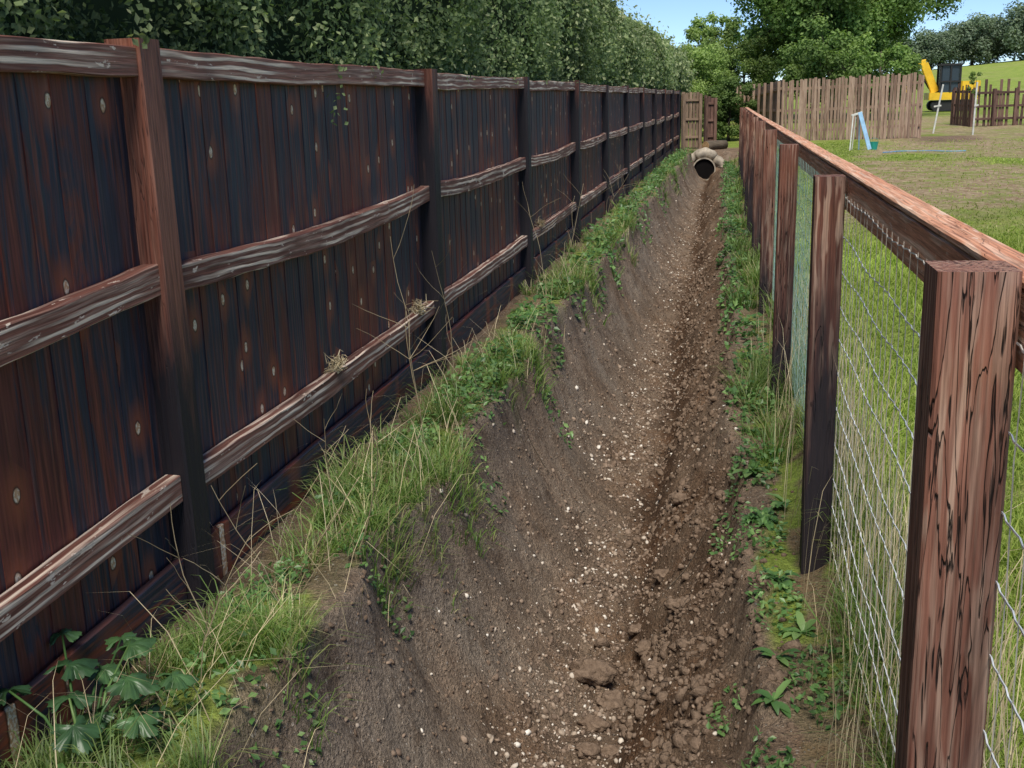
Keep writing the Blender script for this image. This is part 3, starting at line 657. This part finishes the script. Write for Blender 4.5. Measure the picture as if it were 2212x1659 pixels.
# ------------------------------------------------------------ culvert
cv=empty('culvert',(-.5,34.8,-.7)); meta(cv,'round concrete drain pipe with rough collar ending the ditch','culvert')
def ringpipe(c,ro,ri,y0,y1,n=40):
    V=[];F=[]
    for (yy_,r) in ((y0,ri),(y0,ro),(y1,ro),(y1,ri)):
        for k in range(n):
            a=2*math.pi*k/n; V.append((c[0]+r*math.cos(a),yy_,c[1]+r*math.sin(a)))
    for s in range(4):
        s2=(s+1)%4
        for k in range(n):
            k2=(k+1)%n; F.append((s*n+k,s*n+k2,s2*n+k2,s2*n+k))
    return np.array(V),np.array(F)
V1,F1=ringpipe((-.5,-.50),.35,.315,34.88,35.4); mesh_np('pipe',V1,F1,M_conc,None,cv,(-.5,34.7,-.4))
mb=MB(); mb.tube([(-.5,34.95,-.50),(-.5,35.01,-.50)],.317,24); mb.make('pipe_shade_disc',M_hole,cv)  # disc added across the pipe, painted as dark as its shaded inside
mb=MB(); pts=[];rr=[]
for i in range(61):
    a=-.0+(math.pi)*i/60; pts.append((-.5+(.50+.04*math.sin(i*.31))*math.cos(a),35.10+.02*math.sin(i*.5),-.52+.49*math.sin(a))); rr.append(.15+.02*math.sin(i*.23+1)+.012*math.sin(i*.71))
mb.tube(pts,rr,12); mb.make('stone_collar',M_conc,cv,None,True)
lg=empty('felled_log',(-.3,37,0)); meta(lg,'short thick cut log with pale sawn end on the ground','log')
mb=MB(); mb.tube([(-.48,36.6,.13),(-.35,36.75,.135),(-.1,37.0,.14),(.12,37.2,.13)],[.15,.155,.14,.15],14); mb.make('bark',M_bark,lg,None,True)
mb=MB(); a=Vector((-.48,36.6,.13))-Vector((-.35,36.75,.135)); a.normalize(); p=Vector((-.48,36.6,.13))
mb.tube([p-a*.01,p+a*.012],.14,16); mb.make('sawn_end',M_logend,lg)
def pickets(name,p0,p1,h,bw,gap,mat,label,cat,topjit=.03,h1=None,posts=2,base=None,group=None,lean=0.,missing=0.,back=False):
    p0=Vector(p0);p1=Vector(p1);a=p1-p0;L=a.length;a.normalize(); side=Vector((a.y,-a.x,0))*(-1 if back else 1)
    root=empty(name,(p0+p1)/2); meta(root,label,cat,group)
    mb=MB(); t=0
    while t<L-bw*.5:
        u=t/L; hh=h+(0 if h1 is None else (h1-h)*u)+random.uniform(-topjit,topjit)
        p=p0+a*t; z=p.z
        if random.random()>missing:
            mb.beam((p.x,p.y,z+.02),(p.x+random.gauss(0,lean)*hh,p.y+random.gauss(0,lean*.3),z+hh),a,bw*random.uniform(.85,1.08),.02,1,.002)
        t+=bw+gap*random.uniform(.3,1.7)
    mb.make('fence_pickets',mat,root)
    for zf in (.2,.52,.86):
        mb=MB(); o=side*.035; mb.beam(p0+o+Vector((0,0,h*zf)),p1+o+Vector((0,0,(h1 or h)*zf)),(0,0,1),.08,.045,3,.004); mb.make('fence_rail',mat,root)
    for i in range(posts):
        u=i/(posts-1); p=p0.lerp(p1,u)+side*.105; mb=MB(); mb.beam(p+Vector((0,0,-.3)),p+Vector((0,0,h-.05)),a,.1,.09,2,.006); mb.make('fence_post',mat,root)
    return root
pickets('wooden_gate',(-1.25,38,0),(-.72,38.15,0),1.8,.11,.01,M_pale,'weathered pale wooden gate with rails at the ditch end','gate',.02)
pickets('board_fence',(-.55,39.6,0),(-.25,39.7,0),1.65,.12,.02,M_darkpicket,'short weathered board fence piece behind the log','fence',.06)
pickets('board_fence',(1.75,35.,.22),(.75,52,.25),1.86,.14,.004,M_picket,'weathered closeboard fence running along the field edge','fence',.01,h1=1.45,posts=9,back=True)
pickets('picket_fence',(1.78,35.,.21),(5.75,35.2,.30),1.84,.082,.014,M_picket,'weathered red-brown picket fence with uneven boards','fence',.05,posts=5,lean=.010,back=True)
pickets('picket_fence',(8.6,42.5,.36),(10.9,43.2,.37),1.35,.09,.06,M_darkpicket,'broken dark picket fence with missing boards','fence',.28,posts=4,lean=.02,missing=.1)
pickets('picket_fence',(8.6,42.5,.36),(8.4,45,.38),1.4,.10,.05,M_darkpicket,'short dark picket fence side panel','fence',.15,posts=2,lean=.02)
pickets('picket_fence',(12.,46,.4),(14.5,46.5,.4),1.1,.10,.15,M_darkpicket,'low broken dark picket fence','fence',.15,posts=3,lean=.03)
for (x,y,h,lx) in [(6.6,38,1.5,.22),(7.5,36.5,1.55,.02)]:
    mb=MB(); z=G0(x,y); mb.beam((x,y,z-.1),(x+lx,y,z+h),(1,0,0),.05,.05,3,.006,.001); mb.beam((x-.02,y-.035,z+h*.55),(x+lx*.5+.09,y-.035,z+h*.57),(0,0,1),.05,.02,1,.003)
    o=mb.make('stake',M_white,None,(x,y,z)); meta(o,'slim pale stake standing in the field','stake','pale stakes in the field')
tree('sapling_tree',(7.7,37.5,G0(7.7,37.5)),2.1,.28,1.5,10,500,.07,M_light,'thin young sapling with a few leaves',31,.015)
tr=empty('folding_trestle',(3.35,29.5,G0(3.35,29.5))); meta(tr,'pale blue folding trestle frame standing on the grass','trestle')
zt=G0(3.35,29.5)
mb=MB(); mb.beam((3.14,29.2,zt),(3.2,29.35,zt+.85),(1,0,0),.03,.03,2,.004); mb.beam((3.22,29.5,zt),(3.27,29.4,zt+.8),(1,0,0),.025,.03,2,.004); mb.make('leg',M_white,tr)
mb=MB(); mb.beam((3.62,29.25,zt+.02),(3.36,29.4,zt+.92),(1,0,0),.10,.035,3,.006); mb.beam((3.40,29.6,zt),(3.36,29.42,zt+.9),(1,0,0),.03,.03,2,.004); mb.make('leg',M_blue,tr)
mb=MB(); mb.beam((3.16,29.38,zt+.84),(3.42,29.42,zt+.92),(0,0,1),.05,.04,1,.004); mb.make('crossbar',M_white,tr)
mb=MB(); x,y=3.72,29.3; z=G0(x,y)
n=18; mb.tube([(x,y,z),(x,y,z+.18)],[.08,.105],n,cap=False); mb.tube([(x,y,z+.175),(x,y,z+.19)],[.108,.11],n,cap=False); mb.tube([(x,y,z),(x,y,z+.01)],.08,n)
mb.tube([(x-.10,y,z+.18),(x-.08,y-.02,z+.26),(x,y-.03,z+.29),(x+.08,y-.02,z+.26),(x+.10,y,z+.18)],.005,5)
o=mb.make('bucket',M_teal,None,(x,y,z)); meta(o,'small teal plastic bucket standing on the grass','bucket')
mb=MB(); pts=[]
for i in range(40):
    u=i/39; x=3.8+u*1.9; y=28.2+.35*math.sin(u*5)+.5*u; pts.append((x,y,G0(x,y)+.01))
mb.tube(pts,.013,6); o=mb.make('hose',M_hose); meta(o,'blue plastic hose lying across the grass','hose')
# ------------------------------------------------------------ excavator
ex=empty('excavator',(11.95,64,G0(11.95,64)+.02)); meta(ex,'yellow tracked excavator with raised boom and dark cab','excavator')
ex0=Vector(ex.location)
K=.98
def E(x,y,z): return ex0+Vector((x,y,z))*K
def box(mb,a,b,ch=.04):
    a=Vector(a);b=Vector(b); c=(a+b)/2; mb.beam(Vector((c.x,c.y,a.z)),Vector((c.x,c.y,b.z)),(1,0,0),b.x-a.x,b.y-a.y,1,ch)
for yy_ in (-.7,.55):
    mb=MB(); pts=[]
    for k in range(20):
        an=2*math.pi*k/20; cx=(1. if math.cos(an)>0 else -1.)*.85; pts.append((cx+.28*math.cos(an),.3+.28*math.sin(an)))
    V=[E(px,yy_,pz) for px,pz in pts]+[E(px,yy_+.35,pz) for px,pz in pts]
    mb.poly(V,[tuple(range(20))[::-1],tuple(range(20,40))]+[(k,(k+1)%20,20+(k+1)%20,20+k) for k in range(20)]); mb.make('track',M_black,ex)
mb=MB(); box(mb,E(-1.3,-.8,.60),E(1.2,.8,.98)); box(mb,E(.25,-.8,.985),E(1.3,.8,1.55),.12); box(mb,E(-.9,.1,.985),E(.24,.8,1.3),.08); mb.make('body',M_yellow,ex)
mb=MB(); box(mb,E(-.75,-.75,.99),E(.22,.05,2.35),.08); mb.make('cab_window',M_glass,ex)
mb=MB()
for (x,y) in ((-.77,-.77),(.24,-.77),(-.77,.07),(.24,.07),(-.25,-.78)): box(mb,E(x-.045,y-.045,.985),E(x+.045,y+.045,2.38),.01)
box(mb,E(-.85,-.85,2.36),E(.32,.15,2.46),.03); box(mb,E(-.8,-.83,1.5),E(.27,-.77,1.58),.01); mb.make('cab_frame',M_black,ex)
mb=MB(); mb.beam(E(-.9,-.1,1.0),E(-1.55,-.1,2.5),(0,1,0),.26,.42,3,.04); mb.beam(E(-1.45,-.1,2.55),E(-2.2,-.1,2.45),(0,1,0),.24,.36,2,.04); mb.make('boom',M_yellow,ex)
mb=MB(); mb.beam(E(-2.2,-.1,2.5),E(-2.5,-.1,1.0),(0,1,0),.2,.3,2,.03); mb.make('arm',M_yellow,ex)
mb=MB(); mb.tube([E(-1.2,-.1,1.2),E(-1.8,-.1,2.15)],.05,8); mb.tube([E(-1.65,-.1,2.75),E(-2.3,-.1,2.6)],.045,8); mb.make('hydraulic_ram',M_black,ex)
mb=MB(); pr=[(-2.5,1.05),(-2.8,.75),(-2.75,.4),(-2.4,.3),(-2.1,.5),(-2.25,.95)]
V=[E(a,-.45,b) for a,b in pr]+[E(a,.25,b) for a,b in pr]; mb.poly(V,[tuple(range(6)),tuple(range(6,12))[::-1]]+[(k,(k+1)%6,6+(k+1)%6,6+k) for k in range(6)]); mb.make('bucket',M_black,ex)
# ------------------------------------------------------------ camera
cd=bpy.data.cameras.new('camera'); cam=bpy.data.objects.new('camera',cd); COL.objects.link(cam)
yv=Vector((454,-622,2400)).normalized()
y2=(454*250+2400*2400)/622.; dv=Vector((250,y2,2400)).normalized(); xv=dv.cross(yv)
zv=-dv
def cb(v): return (v.x,-v.y,-v.z)
R=Matrix((cb(xv),cb(yv),cb(zv)))
cam.matrix_world=Matrix.Translation((0,0,1.65))@R.to_4x4()
cd.sensor_width=36; cd.lens=36*2400/2212; cd.clip_start=.05; cd.clip_end=3000
scene.camera=cam
# ------------------------------------------------------------ light
sv=Vector((.04,-.50,.80)).normalized(); el=math.asin(sv.z)
ld=bpy.data.lights.new('sun','SUN'); ld.energy=5.; ld.angle=math.radians(22); ld.color=(1,.94,.84)
lo=bpy.data.objects.new('sun',ld); COL.objects.link(lo); lo.rotation_euler=sv.to_track_quat('Z','Y').to_euler(); lo.location=(-20,-5,30)
w=bpy.data.worlds.new('World'); scene.world=w; w.use_nodes=True; nt=w.node_tree
bg=nt.nodes['Background']; sk=nt.nodes.new('ShaderNodeTexSky'); sk.sky_type='NISHITA'; sk.sun_disc=False
sk.sun_elevation=el; sk.sun_rotation=math.atan2(sv.x,sv.y)%(2*math.pi); sk.air_density=1.; sk.dust_density=.0; sk.ozone_density=4.; sk.altitude=4500
nt.links.new(sk.outputs[0],bg.inputs[0]); bg.inputs[1].default_value=.15
scene.view_settings.view_transform='Standard'; scene.view_settings.look='None'; scene.view_settings.exposure=0
